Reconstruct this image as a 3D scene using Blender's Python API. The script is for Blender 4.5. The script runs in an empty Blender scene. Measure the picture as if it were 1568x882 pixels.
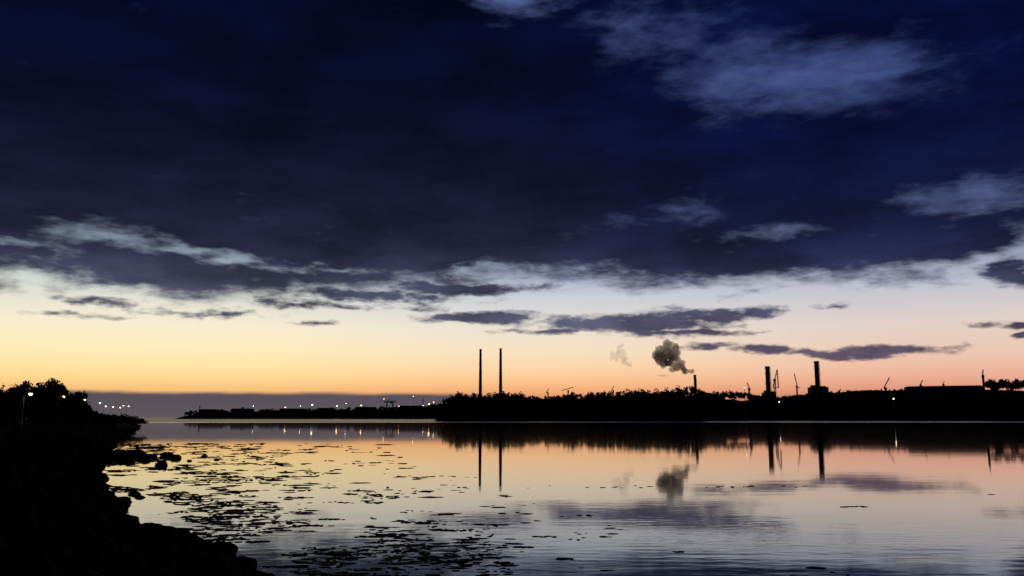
import bpy, math, random
import numpy as np
from mathutils import Vector, noise as mn
random.seed(7); rng=np.random.default_rng(7)
F=1358.0; TH=math.radians(8.3); CAMZ=4.0
scene=bpy.context.scene
# ---------------------------------------------------------------- survey helpers (bearings -> world places)
def ray(px,py):
    cx=(px-784)/F; cy=(441-py)/F
    return cx, math.cos(TH)-cy*math.sin(TH), math.sin(TH)+cy*math.cos(TH)
def at(px,py,D):
    x,y,z=ray(px,py); k=D/y
    return Vector((x*k,D,CAMZ+z*k))
def sea(px,py):
    x,y,z=ray(px,py); k=-CAMZ/z
    return (x*k,y*k)
def ae(px,py):
    x,y,z=ray(px,py); l=math.sqrt(x*x+y*y+z*z)
    return math.degrees(math.atan2(x,y)), math.degrees(math.asin(z/l))
def lin(c):
    return tuple(((v/255)/12.92 if v/255<=0.04045 else ((v/255+0.055)/1.055)**2.4) for v in c)+(1,)
# ---------------------------------------------------------------- camera
cam=bpy.data.cameras.new("camera"); co=bpy.data.objects.new("camera",cam); scene.collection.objects.link(co)
cam.sensor_width=36; cam.lens=36*F/1568; cam.clip_start=0.1; cam.clip_end=120000
co.location=(0,0,CAMZ); co.rotation_euler=(math.pi/2+TH,0,0); scene.camera=co
scene.view_settings.view_transform='Standard'; scene.view_settings.look='None'; scene.view_settings.exposure=0
# ---------------------------------------------------------------- world
w=bpy.data.worlds.new("World"); scene.world=w; w.use_nodes=True
try: w.cycles.sampling_method='MANUAL'; w.cycles.sample_map_resolution=256
except Exception: pass
nt=w.node_tree; nt.nodes.clear(); N=nt.nodes; L=nt.links
def plug(sock,v):
    if isinstance(v,bpy.types.NodeSocket): L.new(v,sock)
    elif v is not None: sock.default_value=v
def M(op,a,b=None,c=None,clamp=False):
    n=N.new('ShaderNodeMath'); n.operation=op; n.use_clamp=clamp
    plug(n.inputs[0],a); plug(n.inputs[1],b); plug(n.inputs[2],c); return n.outputs[0]
def VM(op,a,b=None):
    n=N.new('ShaderNodeVectorMath'); n.operation=op; plug(n.inputs[0],a); plug(n.inputs[1],b)
    return n.outputs['Value'] if op=='LENGTH' else n.outputs[0]
def comb(x,y,z=0.0):
    n=N.new('ShaderNodeCombineXYZ'); plug(n.inputs[0],x); plug(n.inputs[1],y); plug(n.inputs[2],z); return n.outputs[0]
def noi(vec,scale,detail=5,rough=0.55,col=False,dist=0.0):
    n=N.new('ShaderNodeTexNoise'); plug(n.inputs['Vector'],vec); n.inputs['Scale'].default_value=scale
    n.inputs['Detail'].default_value=detail; n.inputs['Roughness'].default_value=rough; n.inputs['Distortion'].default_value=dist
    return n.outputs['Color'] if col else n.outputs['Fac']
def smooth(v,a,b,lo=0.0,hi=1.0):
    n=N.new('ShaderNodeMapRange'); n.interpolation_type='SMOOTHSTEP'; plug(n.inputs['Value'],v)
    plug(n.inputs['From Min'],a); plug(n.inputs['From Max'],b)
    n.inputs['To Min'].default_value=lo; n.inputs['To Max'].default_value=hi; return n.outputs['Result']
def ramp(f,stops):
    n=N.new('ShaderNodeValToRGB'); e=n.color_ramp.elements
    stops=sorted(stops)
    e[0].position=stops[0][0]; e[0].color=stops[0][1]; e[1].position=stops[-1][0]; e[1].color=stops[-1][1]
    for p,c in stops[1:-1]:
        q=e.new(p); q.color=c
    plug(n.inputs[0],f); return n.outputs[0]
def mix(f,a,b,mode='MIX'):
    n=N.new('ShaderNodeMixRGB'); n.blend_type=mode; plug(n.inputs[0],f); plug(n.inputs[1],a); plug(n.inputs[2],b); return n.outputs[0]
tc=N.new('ShaderNodeTexCoord'); nrm=VM('NORMALIZE',tc.outputs['Generated'])
sp=N.new('ShaderNodeSeparateXYZ'); L.new(nrm,sp.inputs[0])
az=M('MULTIPLY',M('ARCTAN2',sp.outputs[0],sp.outputs[1]),57.29578)
el=M('MULTIPLY',M('ARCSINE',sp.outputs[2]),57.29578)
A=comb(az,el)
EM=30.0
eln=M('DIVIDE',el,EM,clamp=True)
def elramp(l): return ramp(eln,[(e/EM,lin(c)) for e,c in l])
clearC=elramp([(0,(150,98,82)),(1.0,(206,134,98)),(1.6,(242,170,116)),(2.3,(252,196,142)),(3.1,(253,214,168)),(4.2,(248,224,192)),(5.6,(236,226,210)),(7.7,(202,207,217)),(9.5,(152,164,190)),(12,(92,106,146)),(17,(74,91,140)),(26,(92,110,168)),(30,(60,76,140))])
clearL=elramp([(0,(150,106,84)),(1.0,(214,154,106)),(1.6,(246,190,122)),(2.3,(254,214,144)),(3.1,(255,229,166)),(4.2,(255,236,188)),(5.6,(248,236,208)),(7.7,(216,220,213)),(9.5,(148,164,178)),(12,(98,113,138)),(17,(68,86,134)),(26,(78,98,160)),(30,(60,80,140))])
clearR=elramp([(0,(135,90,84)),(1.0,(192,122,102)),(1.6,(220,150,126)),(2.3,(234,172,147)),(3.1,(238,190,166)),(4.2,(234,203,185)),(5.6,(224,208,200)),(7.7,(194,196,208)),(9.5,(144,153,182)),(12,(82,94,136)),(17,(72,88,142)),(26,(60,80,136)),(30,(50,68,130))])
clear=mix(smooth(az,0,26),mix(smooth(az,-20,2),clearL,clearC),clearR)
# warp
wn=noi(comb(M('MULTIPLY',az,0.16),M('MULTIPLY',el,0.5),3.1),1.0,4,0.6,col=True)
wv=VM('MULTIPLY',VM('SUBTRACT',wn,(0.5,0.5,0.5)),(8.0,3.0,0))
W=VM('ADD',A,wv); ws=N.new('ShaderNodeSeparateXYZ'); L.new(W,ws.inputs[0]); waz,wel=ws.outputs[0],ws.outputs[1]
wvs=VM('MULTIPLY',VM('SUBTRACT',wn,(0.5,0.5,0.5)),(5.5,1.5,0)); Ws=VM('ADD',A,wvs)
fb=noi(comb(M('MULTIPLY',az,0.27),M('MULTIPLY',el,0.80),0.4),1.0,6,0.6)
fbc=M('SUBTRACT',fb,0.5)
fine=M('SUBTRACT',noi(comb(M('MULTIPLY',az,0.8),M('MULTIPLY',el,2.0),7.4),1.0,5,0.63),0.5)
high=smooth(el,12.0,17.0)
edge_px=[(0,440),(100,448),(230,458),(330,470),(440,470),(540,458),(620,447),(700,440),(800,434),(900,430),(1000,442),(1150,448),(1250,434),(1400,444),(1480,436),(1567,436)]
est=[]
for x,y in edge_px:
    a,e=ae(x,y); est.append(((a+35)/70,(e/EM,)*3+(1,)))
edge=M('MULTIPLY',ramp(M('DIVIDE',M('ADD',az,35.0),70.0,clamp=True),est),EM)
field=M('MINIMUM',M('DIVIDE',M('SUBTRACT',wel,edge),1.35),M('MULTIPLY_ADD',high,1.25,1.2))
def ell(px,py,rx,ry,k,vec):
    a,e=ae(px,py); s=0.0422
    v=VM('MULTIPLY',VM('SUBTRACT',vec,(a,e,0)),(1/(rx*s),1/(ry*s),0))
    return M('MULTIPLY_ADD',VM('LENGTH',v),-k,k)
holes=[(1190,125,190,85,2.0),(1360,112,190,75,1.7),(1060,60,230,100,.95),(785,-18,120,56,3.0),(960,40,150,60,.8),
       (1510,285,130,34,1.45),(1430,315,100,24,.7),(1065,320,70,36,.9),(1190,352,100,22,.9),(960,335,90,18,.5),(940,235,110,22,.4),
       (170,362,130,24,1.35),(30,378,90,16,1.0),(355,390,70,18,1.6),(290,372,60,12,.9),(1490,398,140,26,1.4),(1567,360,50,34,.9),(500,412,150,12,.9),(60,432,160,14,.4),(740,418,110,9,.4)]
for h in holes:
    field=M('SUBTRACT',field,M('MAXIMUM',ell(*h,W),0.0))
patches=[(560,452,170,13,1.1),(700,440,190,12,1.2),(450,466,100,9,.9),(640,470,70,7,.6),
         (740,486,115,14,1.6),(960,496,190,21,1.9),(1080,482,120,15,1.6),(830,510,90,7,1.0),(1060,512,130,8,1.2),
         (1165,534,62,9,1.4),(1090,530,60,6,.9),(1330,536,120,11,1.7),(1235,537,50,6,1.1),
         (165,462,90,9,.85),(110,482,60,5,.55),(310,478,85,7,.75),(490,495,50,5,.7),(520,470,50,6,.7),
         (1550,414,60,24,1.9),(1270,467,36,6,.7),(1555,498,35,6,1.3),(1568,516,28,6,1.4),(1500,497,30,5,.6),
         (1000,575,26,5,.5)]
pf=None
for p in patches:
    e_=ell(*p,Ws); pf=e_ if pf is None else M('MAXIMUM',pf,e_)
field=M('ADD',field,M('MULTIPLY',fbc,M('MULTIPLY_ADD',high,0.8,1.8)))
pf=M('ADD',M('MINIMUM',pf,1.0),M('ADD',M('MULTIPLY',fbc,0.9),M('MULTIPLY',fine,1.9)))
field=M('ADD',field,M('MULTIPLY',fine,M('MULTIPLY_ADD',high,-0.25,1.0)))
# thin high cloud is softer: wider transition
mid=smooth(el,9.8,12.0)
m1=smooth(field,M('MULTIPLY_ADD',mid,-.30,-.25),M('ADD',M('MULTIPLY_ADD',high,1.0,0.95),M('MULTIPLY',mid,.12))); m2=smooth(pf,-0.1,0.85)
mask=M('MAXIMUM',m1,m2)
# low cloud bank over the sea horizon
bt=M('ADD',M('MULTIPLY_ADD',smooth(az,-6,14),-1.15,1.5),M('MULTIPLY',fbc,0.35))
bank=M('SUBTRACT',1.0,smooth(M('SUBTRACT',el,bt),-0.18,0.16))
cloudC=elramp([(0,(58,56,76)),(1.5,(74,66,86)),(3.5,(92,78,96)),(5,(86,80,102)),(6.5,(78,79,102)),(8.5,(62,65,88)),(9.6,(44,46,70)),(11,(29,31,55)),(13.5,(19,22,46)),(17,(10,13,39)),(21,(4,8,37)),(26,(2,5,32)),(30,(2,5,28))])
cloudR=elramp([(0,(58,56,76)),(1.5,(74,66,86)),(3.5,(92,78,96)),(5,(86,80,102)),(6.5,(76,77,104)),(8.5,(50,54,84)),(9.6,(33,37,69)),(11,(20,25,56)),(13.5,(11,17,50)),(17,(6,12,50)),(21,(4,10,52)),(26,(5,12,50)),(30,(4,10,44))])
cloud=mix(smooth(az,-4,18),cloudC,cloudR)
bil=noi(comb(M('MULTIPLY',az,0.11),M('MULTIPLY',el,0.30),9.0),1.0,6,0.6)
cloud=mix(1.0,cloud,M('MULTIPLY_ADD',smooth(bil,0.3,0.72),0.95,0.6),'MULTIPLY')
sky=mix(mask,clear,cloud)
sky=mix(bank,sky,elramp([(0,(98,88,94)),(0.8,(90,83,92)),(1.5,(86,80,90)),(30,(70,66,84))]))
# twilight dies away behind the viewer
sky=mix(smooth(M('ABSOLUTE',az),42,110),sky,lin((4,7,26)))
ns=N.new('ShaderNodeTexSky'); ns.sky_type='NISHITA'; ns.sun_disc=False
ns.sun_elevation=math.radians(-3); ns.sun_rotation=math.radians(-10)
tot=mix(0.01,sky,ns.outputs[0],'ADD')
bg=N.new('ShaderNodeBackground'); L.new(tot,bg.inputs[0]); bg.inputs[1].default_value=1.0
wo=N.new('ShaderNodeOutputWorld'); L.new(bg.outputs[0],wo.inputs[0])
# ---------------------------------------------------------------- materials
def mat(name,c,rough=0.9,spec=0.2,c2=None,scale=1.0,emit=None,es=0,metal=0):
    m=bpy.data.materials.new(name); m.use_nodes=True; t=m.node_tree; b=t.nodes['Principled BSDF']
    b.inputs['Roughness'].default_value=rough; b.inputs['Specular IOR Level'].default_value=spec; b.inputs['Metallic'].default_value=metal
    b.inputs['Base Color'].default_value=(*c,1)
    if c2:
        g=t.nodes.new('ShaderNodeNewGeometry'); n=t.nodes.new('ShaderNodeTexNoise'); n.inputs['Scale'].default_value=scale; n.inputs['Detail'].default_value=6
        r=t.nodes.new('ShaderNodeValToRGB'); r.color_ramp.elements[0].position=.35; r.color_ramp.elements[1].position=.65
        r.color_ramp.elements[0].color=(*c,1); r.color_ramp.elements[1].color=(*c2,1)
        t.links.new(g.outputs['Position'],n.inputs['Vector']); t.links.new(n.outputs['Fac'],r.inputs[0]); t.links.new(r.outputs[0],b.inputs['Base Color'])
    if emit: b.inputs['Emission Color'].default_value=(*emit,1); b.inputs['Emission Strength'].default_value=es
    return m
mFol=mat("foliage",(.035,.045,.02),1,.05,(.06,.07,.035),.4)
mBark=mat("bark",(.05,.04,.03),1,.1)
mLand=mat("scrub_ground",(.03,.032,.02),1,.05,(.06,.055,.035),.05)
mRock=mat("shore_rock",(.020,.018,.016),.9,.08,(.042,.038,.034),1.4)
mWeed=mat("seaweed",(.012,.011,.006),.6,.2,(.025,.02,.01),3)
mConc=mat("dark_concrete",(.12,.11,.10),.9,.2,(.18,.165,.15),.05)
mSteel=mat("painted_steel",(.10,.06,.045),.6,.3,(.07,.05,.045),.2)
mPole=mat("lamp_pole_paint",(.25,.26,.25),.5,.4,(.3,.3,.28),1)
mWarm=mat("sodium_lamp",(.8,.7,.5),.5,.2,emit=(1,.62,.25),es=8)
mWhite=mat("white_lamp",(.8,.8,.8),.5,.2,emit=(1,.86,.62),es=8)
mWarmF=mat("harbour_sodium_lamp",(.8,.7,.5),.5,.2,emit=(1,.62,.28),es=10)
# striped chimney
mStripe=bpy.data.materials.new("red_white_banded_chimney"); mStripe.use_nodes=True
t=mStripe.node_tree; b=t.nodes['Principled BSDF']; b.inputs['Roughness'].default_value=.9
g=t.nodes.new('ShaderNodeNewGeometry'); s=t.nodes.new('ShaderNodeSeparateXYZ'); t.links.new(g.outputs['Position'],s.inputs[0])
r=t.nodes.new('ShaderNodeValToRGB'); r.color_ramp.interpolation='CONSTANT'
mp=t.nodes.new('ShaderNodeMath'); mp.operation='DIVIDE'; mp.inputs[1].default_value=215; t.links.new(s.outputs[2],mp.inputs[0]); t.links.new(mp.outputs[0],r.inputs[0])
e=r.color_ramp.elements; e[0].position=0; e[0].color=(.38,.25,.2,1); e[1].position=.66; e[1].color=(.45,.08,.06,1)
for i,p in enumerate([.73,.80,.87,.93]):
    q=e.new(p); q.color=(.6,.5,.46,1) if i%2==0 else (.45,.08,.06,1)
t.links.new(r.outputs[0],b.inputs['Base Color'])
# ---------------------------------------------------------------- mesh helpers
def mkobj(name,verts,faces,mats,smoothf=False,parent=None,mi=None):
    me=bpy.data.meshes.new(name); me.from_pydata([tuple(v) for v in verts],[],faces); 
    for m in mats: me.materials.append(m)
    if mi is not None: me.polygons.foreach_set('material_index',mi)
    if smoothf: me.polygons.foreach_set('use_smooth',[True]*len(me.polygons))
    me.update(); o=bpy.data.objects.new(name,me); scene.collection.objects.link(o)
    if parent: o.parent=parent
    return o
class MB:
    def __init__(s): s.v=[]; s.f=[]; s.m=[]
    def add(s,v,f,m=0):
        k=len(s.v); s.v+=[tuple(p) for p in v]; s.f+=[tuple(i+k for i in q) for q in f]; s.m+=[m]*len(f)
    def box(s,c,sz,m=0):
        x,y,z=c; a,b_,h=sz[0]/2,sz[1]/2,sz[2]/2
        v=[(x+i*a,y+j*b_,z+k*h) for i in(-1,1) for j in(-1,1) for k in(-1,1)]
        s.add(v,[(0,1,3,2),(4,6,7,5),(0,4,5,1),(2,3,7,6),(0,2,6,4),(1,5,7,3)],m)
    def cone(s,p1,p2,r1,r2,n=8,m=0):
        p1=Vector(p1); p2=Vector(p2); d=(p2-p1).normalized(); u=d.orthogonal().normalized(); w_=d.cross(u)
        v=[]
        for p,r_ in((p1,r1),(p2,r2)):
            for i in range(n):
                a=2*math.pi*i/n; v.append(p+(u*math.cos(a)+w_*math.sin(a))*r_)
        s.add(v,[(i,(i+1)%n,n+(i+1)%n,n+i) for i in range(n)]+[tuple(range(n))[::-1],tuple(range(n,2*n))],m)
    def lattice(s,p1,p2,wd,n,t_,m=0):
        p1=Vector(p1); p2=Vector(p2); d=(p2-p1).normalized()
        u=Vector((0,1,0)).cross(d).normalized() if abs(d.y)<.9 else Vector((1,0,0)); w_=d.cross(u)
        cs=[(u*a+w_*b2)*wd/2 for a,b2 in((-1,-1),(1,-1),(1,1),(-1,1))]
        for c in cs: s.cone(p1+c,p2+c,t_,t_,4,m)
        for i in range(n):
            a=p1.lerp(p2,i/n); b2=p1.lerp(p2,(i+1)/n)
            for j in range(4):
                s.cone(a+cs[j],b2+cs[(j+1)%4],t_*.6,t_*.6,3,m)
    def build(s,name,mats,**k): return mkobj(name,s.v,s.f,mats,mi=s.m,**k)
def leaves(mb,c,rad,n,size,blobs=9,m=0):
    """leaf clumps in several overlapping sub crowns, gaps between"""
    c=np.array(c); rad=np.array(rad)
    bl=rng.normal(size=(blobs,3)); bl/=np.linalg.norm(bl,axis=1)[:,None]; bl*=rng.uniform(.25,.78,(blobs,1)); 
    br=rng.uniform(.28,.5,blobs)
    k=rng.integers(0,blobs,n); d=rng.normal(size=(n,3)); d/=np.linalg.norm(d,axis=1)[:,None]
    P=c+(bl[k]+d*(br[k]*rng.uniform(.3,1.08,n)**.6)[:,None])*rad
    a=rng.normal(size=(n,3)); a/=np.linalg.norm(a,axis=1)[:,None]; b2=np.cross(a,rng.normal(size=(n,3))); b2/=np.linalg.norm(b2,axis=1)[:,None]
    sz=(size*rng.uniform(.5,1.3,n))[:,None]; a=a*sz; b2=b2*sz*.6
    Q=np.stack([P-a,P-b2,P+a,P+b2],1).reshape(-1,3)
    k0=len(mb.v); mb.v+=list(map(tuple,Q)); mb.f+=[(k0+4*i,k0+4*i+1,k0+4*i+2,k0+4*i+3) for i in range(n)]; mb.m+=[m]*n
def interp(pts,x):
    return float(np.interp(x,[p[0] for p in pts],[p[1] for p in pts]))
# ---------------------------------------------------------------- water
S=60000
water=mkobj("sea_water",[(-S,-200,0),(S,-200,0),(S,S,0),(-S,S,0)],[(0,1,2,3)],[])
m=bpy.data.materials.new("calm_sea"); m.use_nodes=True; t=m.node_tree; b=t.nodes['Principled BSDF']
b.inputs['Base Color'].default_value=(.006,.009,.014,1); b.inputs['Roughness'].default_value=.025; b.inputs['IOR'].default_value=1.34
g=t.nodes.new('ShaderNodeNewGeometry')
def tn(vecscale,scale,det):
    v=t.nodes.new('ShaderNodeVectorMath'); v.operation='MULTIPLY'; v.inputs[1].default_value=vecscale; t.links.new(g.outputs['Position'],v.inputs[0])
    n=t.nodes.new('ShaderNodeTexNoise'); n.inputs['Scale'].default_value=scale; n.inputs['Detail'].default_value=det; t.links.new(v.outputs[0],n.inputs['Vector']); return n.outputs['Fac']
def tm(op,a,b2,c=None):
    n=t.nodes.new('ShaderNodeMath'); n.operation=op
    for i,v in enumerate((a,b2,c)):
        if v is None: continue
        if isinstance(v,(int,float)): n.inputs[i].default_value=v
        else: t.links.new(v,n.inputs[i])
    return n.outputs[0]
big=tn((.5,1,1),.35,2); sm=tn((.4,1,1),2.4,3)
patch=t.nodes.new('ShaderNodeMapRange'); patch.inputs['From Min'].default_value=.38; patch.inputs['From Max'].default_value=.66
patch.inputs['To Min'].default_value=.3; patch.inputs['To Max'].default_value=1.6
t.links.new(tn((.25,1,1),.09,3),patch.inputs['Value'])
def tsm(v,a,b2):
    n=t.nodes.new('ShaderNodeMapRange'); n.interpolation_type='SMOOTHSTEP'; n.inputs['From Min'].default_value=a; n.inputs['From Max'].default_value=b2; t.links.new(v,n.inputs['Value']); return n.outputs[0]
spx=t.nodes.new('ShaderNodeSeparateXYZ'); t.links.new(g.outputs['Position'],spx.inputs[0])
# sheltered, calmer water further out
calm=tm('MULTIPLY',tm('MULTIPLY_ADD',tsm(spx.outputs[1],40,220),-.6,.8),tm('MULTIPLY_ADD',tsm(spx.outputs[1],22,46),-2.2,3.2))
h=tm('MULTIPLY',calm,tm('ADD',tm('MULTIPLY',big,.0048),tm('MULTIPLY',tm('MULTIPLY',sm,patch.outputs[0]),.0019)))
bp=t.nodes.new('ShaderNodeBump'); bp.inputs['Strength'].default_value=1; bp.inputs['Distance'].default_value=1; t.links.new(h,bp.inputs['Height'])
t.links.new(bp.outputs[0],b.inputs['Normal'])
# wind-ruffled belt close to the far shore
yy=tm('ADD',spx.outputs[1],tm('MULTIPLY',tn((.15,1,1),.01,3),160.0))
belt=tsm(yy,760,860)
rg=tm('MULTIPLY_ADD',belt,.25,.03); t.links.new(rg,b.inputs['Roughness'])
water.data.materials.append(m)
# ---------------------------------------------------------------- near bank (left)
shore=[(3.8,2.0),(1.0,8.0),(-2.5,15.0)]
for px,py in [(410,882),(370,865),(330,842),(270,822),(240,802),(212,785),(203,764),(178,756),(174,735),(166,712),(160,697),(185,680),(205,668),(216,658),(219,651)]:
    q=sea(px,py); shore.append((q[0]-(-.05 if q[1]<29 else .5),q[1]))
shore+=[(-235.,560.),(-330.,750.),(-520.,1100.)]
SX=[p[0] for p in shore]; SY=[p[1] for p in shore]
def shx(y): return float(np.interp(y,SY,SX))
ys=[2.0]
while ys[-1]<1100: ys.append(ys[-1]+max(.2,ys[-1]*.0085))
ts=[-3,-2,-1.3,-.8,-.4,0]+list(np.linspace(.25,9,38))+[10,11.5,14,18,25,40,70,120,250,500,900]
V=[];Fc=[]
for y in ys:
    x0=shx(y)
    x0+=(mn.noise(Vector((y*.5,0,0)))*.8+mn.noise(Vector((y*2.1,4,0)))*.4)*min(1.5,.3+y/60)
    for t_ in ts:
        sc=1+y/250
        x=x0-t_*sc
        prof=2.3*min(1,max(0,t_)/7.5)**.95 if t_>=0 else t_*.35
        rock=0
        if t_>-1.5:
            am=.36*math.exp(-max(0,t_-6)/3)*min(1,max(.15,(t_+.6)/1.5))+.03
            p=Vector((x*1.1,y*1.1,0)); c=mn.cell(p*1.3)
            rock=am*(mn.noise(p*.9)+.6*abs(mn.noise(p*2.3))+.5*(c-.5))
        V.append((x,y,prof+rock-.05))
nT=len(ts)
for i in range(len(ys)-1):
    for j in range(nT-1):
        a=i*nT+j; Fc.append((a,a+nT,a+nT+1,a+1))
mkobj("rocky_shore_bank",V,Fc,[mRock])
# boulders
def boulder(mb,c,r,sq=(1,1,.7),seed=0):
    import bmesh
    bm=bmesh.new(); bmesh.ops.create_icosphere(bm,subdivisions=3,radius=1)
    vs=[]
    for v in bm.verts:
        n=v.co.normalized(); d=1+.35*mn.noise(n*1.3+Vector((seed*7.1,0,0)))+.12*mn.noise(n*4+Vector((0,seed*3.,0)))
        q=n*d; vs.append((c[0]+q.x*r*sq[0],c[1]+q.y*r*sq[1],c[2]+q.z*r*sq[2]))
    fs=[tuple(v.index for v in f.verts) for f in bm.faces]; bm.free(); mb.add(vs,fs)
for i,(px,py,rp,sx) in enumerate([(208,697,9,1.9),(188,700,10,1.8),(170,702,12,2),(255,698,7,1.2),(269,702,7,1.2),(247,713,8,1.1),(313,699,3.5,1.4),(232,700,5,1.6),(222,705,6,1.6),(196,709,5,2),(332,704,2.5,1.8),(290,706,2.5,1.6),(206,757,5,1.8),(214,762,4,2)]):
    x,y=sea(px,py); r_=rp*y/F; mb=MB(); boulder(mb,(x,y,r_*.15),r_,(sx,1.1,.75),i+1); mb.build("boulder",[mRock])
# scattered stones along the revetment (one mass)
mb=MB()
for i in range(420):
    y=random.uniform(14,130)**1.0; t_=random.uniform(0,5); x=shx(y)-t_*(1+y/250)
    z=2.3*min(1,max(0,t_)/7.5)**.95; r_=random.uniform(.12,.36)*(1+y/150)
    boulder(mb,(x,y,z),r_,(random.uniform(.8,1.5),1,.7),i*.37)
mb.build("shore_stones",[mRock])
# ---------------------------------------------------------------- seaweed mass
mb=MB()
def weed(x,y,L_,h_):
    n=11; v=[(x,y,h_)]
    ph=random.random()*50
    for ring,(f_,z) in enumerate(((.55,h_*.85),(1,-.02))):
        for i in range(n):
            a=2*math.pi*i/n; rr=f_*(1+.8*mn.noise(Vector((math.cos(a)*2.2+ph,math.sin(a)*2.2,ring*.3))))
            v.append((x+math.cos(a)*L_*rr,y+math.sin(a)*L_*.5*rr,z*(1 if ring else random.uniform(.5,1.2))))
    f=[(0,1+i,1+(i+1)%n) for i in range(n)]+[(1+i,1+n+i,1+n+(i+1)%n,1+(i+1)%n) for i in range(n)]
    mb.add(v,f)
cnt=0
while cnt<2900:
    y=math.exp(random.uniform(math.log(23),math.log(140))); off=random.expovariate(1/(3.4+y*.09)); x=shx(y)+off+.3
    if off>9+y*.24: continue
    d=mn.noise(Vector((x*.22,y*.13,2)))+.9*mn.noise(Vector((x*.7,y*.45,5)))
    if d<.04+off*.008+random.uniform(-.14,.14): continue
    k=random.random()
    L_=(.05+.27*k**3)*(.55+y/46); weed(x,y,L_*random.uniform(.8,1.9),.010+.028*random.random()*(y/48)); cnt+=1
for cx,cy,nn,sx in [(480,805,30,.7),(700,812,20,1.0),(712,831,20,.35),(860,856,24,.35),(830,822,12,.45),(800,838,12,.35),(640,800,14,1.2),(570,822,20,.6),(770,862,14,.4),(925,822,4,.25),(1130,745,14,3.0),(1310,776,12,.9),(930,745,10,4),(540,770,20,2.0),(1040,845,4,.2),(640,860,8,.4),(660,730,10,4),(1515,757,2,.4),(520,850,34,.4),(390,830,26,.45),(460,762,18,1.0),(505,795,22,.5),(360,812,22,.5),(590,760,10,1.4),(690,860,10,.4),(610,845,10,.4),(455,850,14,.4),(430,868,16,.4),(900,790,4,1.0)]:
    X,Y=sea(cx,cy)
    for i in range(nn):
        weed(X+random.gauss(0,sx*.45),Y+random.gauss(0,sx*.16),random.uniform(.05,.19)*(Y/30)**.6,.012+.022*random.random())
mb.build("seaweed",[mWeed])
# ---------------------------------------------------------------- trees on promenade
def broadleaf(px,ptop,D,wpx):
    base=at(px,637,D); base.z=2.2; top=at(px,ptop,D).z; r_=wpx/2*D/F; H=top-base.z
    mb=MB(); mb.cone((base.x,D,base.z-.3),(base.x+.1,D,base.z+H*.45),.28,.18,8,1)
    for i in range(7):
        a=i*.9; q=(base.x+math.cos(a)*r_*.6,D+math.sin(a)*r_*.6,base.z+H*random.uniform(.55,.85))
        mb.cone((base.x,D,base.z+H*random.uniform(.25,.42)),q,.12,.04,5,1)
    leaves(mb,(base.x,D,base.z+H*.56),(r_*1.12,r_,H*.50),3800,.30,14,0)
    mb.build("broadleaf_tree",[mFol,mBark])
for px,pt,D,wd in [(-30,576,150,60),(8,580,165,56),(38,585,190,44),(72,580,180,48),(92,590,200,34),(108,599,225,30),(124,603,240,24),(24,588,150,50),(56,594,170,44)]:
    broadleaf(px,pt,D,wd)
mb=MB()
prof=[(-40,590),(0,594),(60,600),(100,608),(128,614),(134,624),(150,631),(180,634),(205,638),(217,642)]
for px in np.arange(-60,217,2.0):
    D=random.uniform(250,300) if px>120 else random.uniform(150,250)
    tp=at(px,interp(prof,px)+random.uniform(-1,3),D); 
    if tp.z<2.3: tp.z=3.0
    leaves(mb,(tp.x,D,2.0+(tp.z-2)*.5),(2.6 if px>130 else 3.5,3,(tp.z-2)*.55),300,.28,6)
mb.build("hedge",[mFol])
# sea wall at the point
mb=MB(); 
for i in range(26):
    y=262+i*6; x=shx(y)-5.5; mb.box((x,y,1.9),(1.0,5.97,1.5))
    mb.box((x,y,2.72),(1.3,5.9,.14))
mb.build("sea_wall",[mConc])
# lamps
def street_lamp(px,py,D,mt,side=1,s_=1.0):
    h_=at(px,py,D); gz=2.2; mb=MB(); x=h_.x-side*1.1
    mb.cone((x,D,gz),(x,D,h_.z-.3),.13,.07,8,0); mb.cone((x,D,gz),(x,D,gz+1),.2,.18,8,0)
    mb.cone((x,D,h_.z-.3),(x+side*.5,D,h_.z+.15),.06,.05,6,0); mb.cone((x+side*.5,D,h_.z+.15),(h_.x,D,h_.z+.12),.05,.05,6,0)
    mb.box((h_.x,D,h_.z+.12),(.8,.35,.12),0)
    k=len(mb.v); mb.cone((h_.x,D,h_.z+.06),(h_.x,D,h_.z-.18*s_),.26*s_,.16*s_,8,1)
    mb.build("street_lamp",[mPole,mt])
street_lamp(47,603,145,mWhite,1,1.2); street_lamp(98,607,170,mWarm,1,1.1); street_lamp(130,612,238,mWarm,1,1.0)
for px,py,D,mt in [(153,617,400,mWhite),(162,622,440,mWhite),(173,623,480,mWarm),(184,624,520,mWhite),(189,621,540,mWarm),(197,622,560,mWhite)]:
    street_lamp(px,py,D,mt,1,1.5)
# ---------------------------------------------------------------- far lands
def land(name,prof,D,depth,edgeh=1.5,step=2.5):
    V=[];Fc=[]; xs=np.arange(prof[0][0],prof[-1][0]+.1,step)
    rows=[0,.01,.04,.12,.25,.45,.7,1.0]
    for px in xs:
        top=at(px,interp(prof,px),D).z
        for j,f_ in enumerate(rows):
            yy_=D+depth*f_; z=[-1,edgeh,edgeh*1.5,.55*top,.8*top,top,top*.95,-1][j] if top>edgeh*2 else [-1,min(top,edgeh)*.8,top,top,top,top,top*.9,-1][j]
            n=mn.noise(Vector((px*.15,j*1.3,0)))*top*.05
            x=at(px,637,D).x
            V.append((x,yy_+mn.noise(Vector((px*.08,3,0)))*D*.006,z+n))
    nR=len(rows)
    for i in range(len(xs)-1):
        for j in range(nR-1):
            a=i*nR+j; Fc.append((a,a+nR,a+nR+1,a+1))
    return mkobj(name,V,Fc,[mLand])
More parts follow.
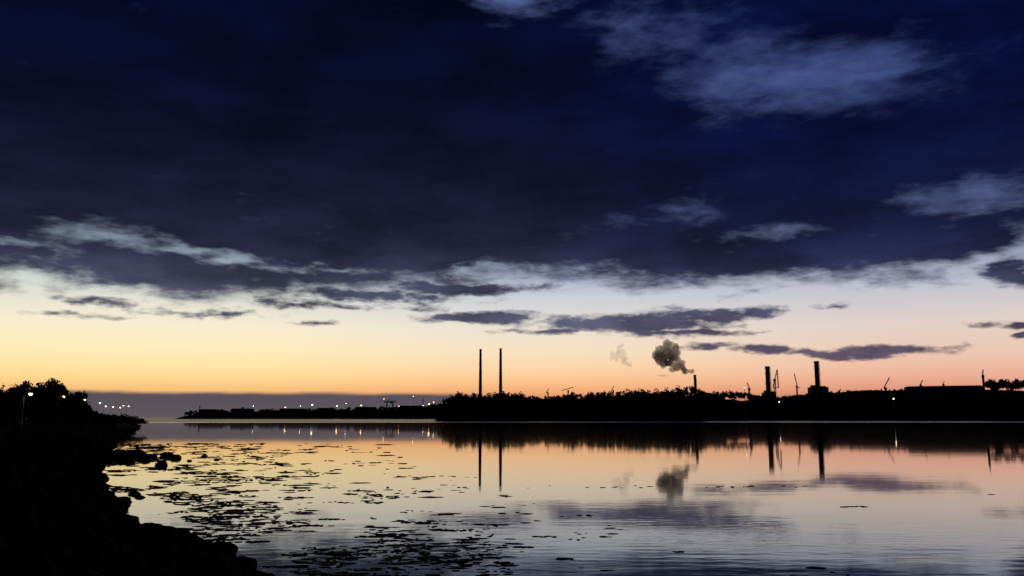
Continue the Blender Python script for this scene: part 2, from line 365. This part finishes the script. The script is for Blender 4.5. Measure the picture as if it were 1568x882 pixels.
# wooded headland
hp=[(668,641.5),(674,632),(684,620),(700,610),(760,608),(900,609),(1000,605),(1066,607),(1076,616),(1090,634),(1100,641)]
land("wooded_headland",hp,1000,160)
tp_=[(668,634),(674,616),(684,608),(697,601),(705,599),(740,602),(790,599),(812,605),(850,604),(872,600),(900,602),(920,598),(945,601),(968,595),(1000,597),(1030,596),(1044,593),(1056,589),(1066,593),(1072,601),(1076,618)]
mb=MB()
for row,(D,dy) in enumerate([(1070,0),(1040,7),(1015,15),(1003,24)]):
    px=670+row*2.0
    while px<1074:
        y0=interp(tp_,px)+dy*(.9)+random.choice([0,0,0,-1.0,1,2,3]); y0=min(y0,634)
        tp=at(px,y0,D); Hc=random.uniform(12,18) if row<3 else random.uniform(7,10); wd=random.uniform(4.5,8)
        gz=tp.z-Hc
        mb.cone((tp.x,D,gz-6),(tp.x,D,gz+Hc*.6),.5,.3,5,1)
        if random.random()<.25: # conifer
            for q in range(4):
                f_=q/4; leaves(mb,(tp.x,D,gz+Hc*(.25+.62*f_)),(wd*(.9-.55*f_),wd*.8,Hc*.19),90,1.1,6)
        else: leaves(mb,(tp.x,D,gz+Hc*.55),(wd*1.1,wd,Hc*.52),360,1.15,10)
        px+=random.uniform(4,7.5)
mb.build("distant_trees",[mFol,mBark])
# right shore
rp=[(1060,641),(1072,612),(1090,603),(1130,600),(1150,601),(1165,606),(1200,609),(1240,605),(1285,602),(1300,599),(1340,599),(1370,598),(1396,594),(1400,592),(1450,591),(1510,590),(1540,589),(1600,588),(1700,592),(1900,600),(2300,625)]
land("harbour_shore",rp,1100,420,1.2)
mb=MB()
tr=[(1068,599),(1090,600),(1130,598),(1160,603),(1200,606),(1230,602),(1290,599),(1340,597),(1372,596),(1396,592)]
for px in np.arange(1068,1398,3.0):
    y0=interp(tr,px)+random.uniform(-1.0,2.5); D=1260; tp=at(px,y0,D); leaves(mb,(tp.x,D,tp.z-5),(random.uniform(4,6),4,5.6),170,1.2,6)
for px in np.arange(1512,1640,4.0):
    y0=584+random.uniform(-3,2.5); D=1260; tp=at(px,y0,D); leaves(mb,(tp.x,D,tp.z-6),(random.uniform(6,9),5,7.5),420,1.2,9)
for px in np.arange(1075,1640,3.4):
    D=1112; tp=at(px,random.uniform(628,637),D); leaves(mb,(tp.x,D,tp.z-4),(random.uniform(3,6),4,4.5),80,1,5)
mb.build("distant_shrubs",[mFol])
# long low warehouse on the ridge
D=1290; a=at(1398,592,D); b_=at(1508,588.5,D)
mb=MB(); cx=(a.x+b_.x)/2; Wd=b_.x-a.x; zt=a.z-.5; zb=zt-10
mb.box((cx,D+15,(zt+zb)/2),(Wd,30,zt-zb),0)
mb.add([(a.x-1,D-1,zt),(b_.x+1,D-1,zt),(b_.x+1,D+31,zt),(a.x-1,D+31,zt),(a.x-1,D+15,zt+1.5),(b_.x+1,D+15,zt+3.0)],[(0,1,5,4),(3,4,5,2),(0,4,3),(1,2,5),(0,3,2,1)],1)
for i in range(9): mb.box((a.x+6+i*Wd/9.2,D-.1,zb+4),(5,.3,6),1)
mb.build("warehouse",[mConc,mSteel])
# left low far shore
lp=[(268,638.6),(272,635),(280,633),(330,630),(400,629),(470,629),(520,628),(560,627),(600,626),(650,623),(700,618),(760,620)]
D=2300; land("far_low_shore",lp,D,300,1.0,4)
mb=MB()
for px in np.arange(285,700,3.2):
    n=mn.noise(Vector((px*.05,1,0)))
    if n<-.25: continue
    y0=interp(lp,px)-2.4-n*3+random.uniform(-1,1); D2=2430; tp=at(px,y0,D2); leaves(mb,(tp.x,D2,tp.z-6),(random.uniform(6,11),6,7.5),70,2.6,5)
mb.build("distant_woodland",[mFol])
# port sheds
for px,w_,y0 in [(320,26,626.5),(372,30,625.5),(448,36,625.5),(500,24,624.5),(560,30,623),(628,34,621)]:
    D2=2400; p=at(px,y0,D2); wx=w_*D2/F; mb=MB(); z0=p.z-12
    mb.box((p.x,D2,(p.z-2+z0)/2),(wx,30,p.z-2-z0),0)
    mb.add([(p.x-wx/2-1,D2-16,p.z-2),(p.x+wx/2+1,D2-16,p.z-2),(p.x+wx/2+1,D2+16,p.z-2),(p.x-wx/2-1,D2+16,p.z-2),(p.x-wx/2-1,D2,p.z),(p.x+wx/2+1,D2,p.z)],[(0,1,5,4),(3,4,5,2),(0,4,3),(1,2,5),(0,3,2,1)],1)
    for i in range(5): mb.box((p.x-wx*.4+i*wx*.2,D2-15.1,z0+4),(wx*.1,.3,5),1)
    mb.build("port_shed",[mConc,mSteel])
# harbour lamps
def dock_lamp(px,py,D,mt,r_=1.3,gpy=632):
    p=at(px,py,D); gz=at(px,gpy,D).z; mb=MB(); mb.cone((p.x,D,gz),(p.x,D,p.z+1),.4,.25,6,0); mb.box((p.x,D,p.z+1.2),(2.4*r_+.6,1.0,.4),0)
    for dx in(-1,1): mb.cone((p.x+dx*.7*r_,D-.2,p.z+.9),(p.x+dx*.7*r_,D-.4,p.z-.3*r_),r_*.5,r_*.65,8,1)
    mb.build("dock_lamp",[mPole,mt])
for px,py,mt,r_ in [(388,622,mWhite,.5),(437,624,mWarmF,1.2),(460,622,mWhite,.5),(478,620,mWhite,1.5),(516,622,mWarmF,1.2),(530,618,mWhite,.5),(553,621,mWarmF,1.2),(588,611,mWarmF,.5),(611,622,mWarmF,.5),(633,607,mWarmF,.5),(657,619,mWarmF,1.5),(664,616,mWarmF,.7),(648,621,mWhite,.5)]:
    dock_lamp(px,py,2280,mt,r_)
for px,py,mt,r_ in [(1368,611,mWhite,.5),(1193,616,mWhite,.25),(1140,594,mWhite,.2)]:
    dock_lamp(px,py,1090,mt,r_,630)
# ---------------------------------------------------------------- twin tall chimneys
def banded(px,ptop,D):
    b0=at(px,605,D); tz=at(px,ptop,D).z; mb=MB()
    for i in range(12):
        f1,f2=i/12,(i+1)/12; mb.cone((b0.x,D,tz*f1),(b0.x,D,tz*f2),6.0-2.6*f1,6.0-2.6*f2,20,0)
    for f_ in(.45,.66,.8,.93): mb.cone((b0.x,D,tz*f_-1),(b0.x,D,tz*f_+.6),6.0-2.6*f_+.9,6.0-2.6*f_+.9,20,1)
    mb.cone((b0.x,D,tz),(b0.x,D,tz+3),3.9,3.7,20,1); mb.cone((b0.x+1.5,D,tz),(b0.x+1.5,D,tz+7),.3,.2,5,1)
    mb.build("power_station_chimney",[mStripe,mSteel])
banded(735.5,536,2700); banded(766.5,535,2660)
def stack(px,ptop,pbot,wpx,D,rings,house=None,name="industrial_chimney_stack"):
    p=at(px,ptop,D); zb=at(px,pbot,D).z-25; r_=wpx/2*D/F; mb=MB()
    mb.cone((p.x,D,zb),(p.x,D,p.z-3),r_*1.05,r_*.95,20,0)
    mb.cone((p.x,D,p.z-5),(p.x,D,p.z),r_*1.1,r_*1.12,20,0)
    for f_ in rings:
        z=zb+(p.z-zb)*f_; mb.cone((p.x,D,z),(p.x,D,z+1.2),r_*1.3,r_*1.3,20,1)
    mb.lattice((p.x+r_*1.25,D,zb),(p.x+r_*1.25,D,p.z-8),1.2,26,.15,1)
    if house:
        hw,ht=house; hx=hw*D/F; hz=at(px,ht,D).z
        mb.box((p.x,D-2,(hz+zb)/2),(hx,40,hz-zb),0); mb.box((p.x-hx*.22,D-4,hz+2.5),(hx*.4,20,5.),0)
        mb.box((p.x+hx*.3,D-4,hz+1.5),(hx*.25,18,3.),1)
        for i in range(5): mb.box((p.x-hx*.36+i*hx*.18,D-22.2,hz-8),(hx*.07,.5,9),1)
    mb.build(name,[mConc,mSteel])
stack(1175,561,604,7,2300,(.55,.8,.93),(15,601))
stack(1250,553,596,7,2300,(.6,.78,.86,.94),(24,593))
stack(1064,574,598,3.8,2000,(.85,))
# cranes
def tower_crane(px,ptop,D,pb,jibs,wd=4):
    p=at(px,ptop,D); zb=at(px,pb,D).z-20; mb=MB()
    mb.lattice((p.x,D,zb),(p.x,D,p.z),wd,16,.6)
    for x0,y0,x1,y1 in jibs: mb.lattice(at(x0,y0,D),at(x1,y1,D),wd*.5,10,.4)
    mb.box((p.x,D,p.z-3),(wd*1.6,4,4)); mb.build("harbour_crane",[mSteel])
tower_crane(1186,580,2250,606,[(1184,592,1190,566),(1190,566,1192,594),(1182,594,1193,593)],4)
tower_crane(1220,590,2250,606,[(1221,592,1216,572),(1219,592,1225,594)],2.6)
tower_crane(1147,594,1900,606,[(1149,598,1144,586)],2.6)
tower_crane(1356,593,1900,604,[(1353,595,1362,578)],2.4)
tower_crane(1410,589,1900,600,[(1408,591,1413,582)],2.2)
tower_crane(1505,574,1500,600,[(1505,574,1505,566)],1.8)
tower_crane(1285,598,1900,606,[(1283,600,1288,596)],2)
tower_crane(1445,588,1900,600,[(1443,590,1446,584)],1.5)
tower_crane(839,600,1900,608,[(836,602,840,595)],2)
tower_crane(870,597,1900,608,[(860,598,878,593)],2.)
tower_crane(939,597,1900,608,[(935,601,940,591)],2)
def gantry(px,ptop,D,wpx,pb):
    a=at(px-wpx/2,ptop,D); b2=at(px+wpx/2,ptop,D); gz=at(px,pb,D).z; mb=MB()
    mb.lattice(a,b2,3.5,12,.7)
    for f_ in(.28,.72):
        x=a.x+(b2.x-a.x)*f_
        for dy in(-8,8): mb.cone((x-3*(1 if f_<.5 else -1),D+dy,gz),(x,D+dy,a.z),1.1,.9,6)
    mb.cone((a.x+(b2.x-a.x)*.28,D,a.z),(a.x+(b2.x-a.x)*.5,D,a.z+7),.6,.6,5); mb.cone((a.x+(b2.x-a.x)*.5,D,a.z+7),(b2.x,D,a.z),.4,.4,4)
    mb.box((a.x+(b2.x-a.x)*.6,D,a.z-2.5),(7,6,4)); mb.build("container_gantry_crane",[mSteel])
gantry(597,615,2350,18,630)
for px,pt in [(306,622),(694,608),(648,611)]:
    D=2350; p=at(px,pt,D); mb=MB(); mb.lattice((p.x,D,5),(p.x,D,p.z),2.0,12,.3); mb.cone((p.x,D,p.z),(p.x,D,p.z+5),.4,.2,5); mb.box((p.x,D,p.z-2),(3,3,2)); mb.build("harbour_mast",[mSteel])
# ---------------------------------------------------------------- smoke plumes (homogeneous vapour)
def plume(name,pts,D,dens,scol,disp,fill=5):
    import bmesh
    bm=bmesh.new()
    for px,py,r_ in pts:
        for k in range(fill):
            p=at(px,py,D); rr=r_*D/F
            o=Vector((random.gauss(0,1),random.gauss(0,1),random.gauss(0,.8)))*rr*.45
            ret=bmesh.ops.create_icosphere(bm,subdivisions=2,radius=rr*random.uniform(.4,.8))
            for v in ret['verts']: v.co+=p+o
    me=bpy.data.meshes.new(name); bm.to_mesh(me); bm.free(); o=bpy.data.objects.new(name,me); scene.collection.objects.link(o)
    r=o.modifiers.new("r",'REMESH'); r.mode='VOXEL'; r.voxel_size=1.6
    for s_,st in ((22,disp),(8,disp*.5),(3.5,disp*.25)):
        tx=bpy.data.textures.new(name+str(s_),'CLOUDS'); tx.noise_scale=s_; tx.noise_depth=3
        d=o.modifiers.new("d",'DISPLACE'); d.texture=tx; d.texture_coords='GLOBAL'; d.strength=st; d.mid_level=.5
    m=bpy.data.materials.new(name+"_vapour"); m.use_nodes=True; t=m.node_tree; t.nodes.clear()
    v=t.nodes.new('ShaderNodeVolumePrincipled'); v.inputs['Density'].default_value=dens; v.inputs['Color'].default_value=scol
    v.inputs['Anisotropy'].default_value=.3
    ou=t.nodes.new('ShaderNodeOutputMaterial'); t.links.new(v.outputs[0],ou.inputs['Volume']); me.materials.append(m)
plume("smoke_plume",[(1062,570,3),(1057,568.5,4.5),(1051,567,6.5),(1045,564,8),(1039,561,9.5),(1032,558,10.5),(1025,554,12),(1018,550,13),(1011,547,12),(1008,541,9),(1012,533,8.5),(1020,531,9),(1028,538,11),(1034,547,10),(1020,542,11)],2000,.085,(.32,.46,.85,1),10)
plume("steam_wisp",[(936,549,4.5),(941,545,6),(947,539,6),(952,545,6),(956,551,6),(961,557,5),(950,531,5)],2300,.02,(.38,.45,.8,1),8)
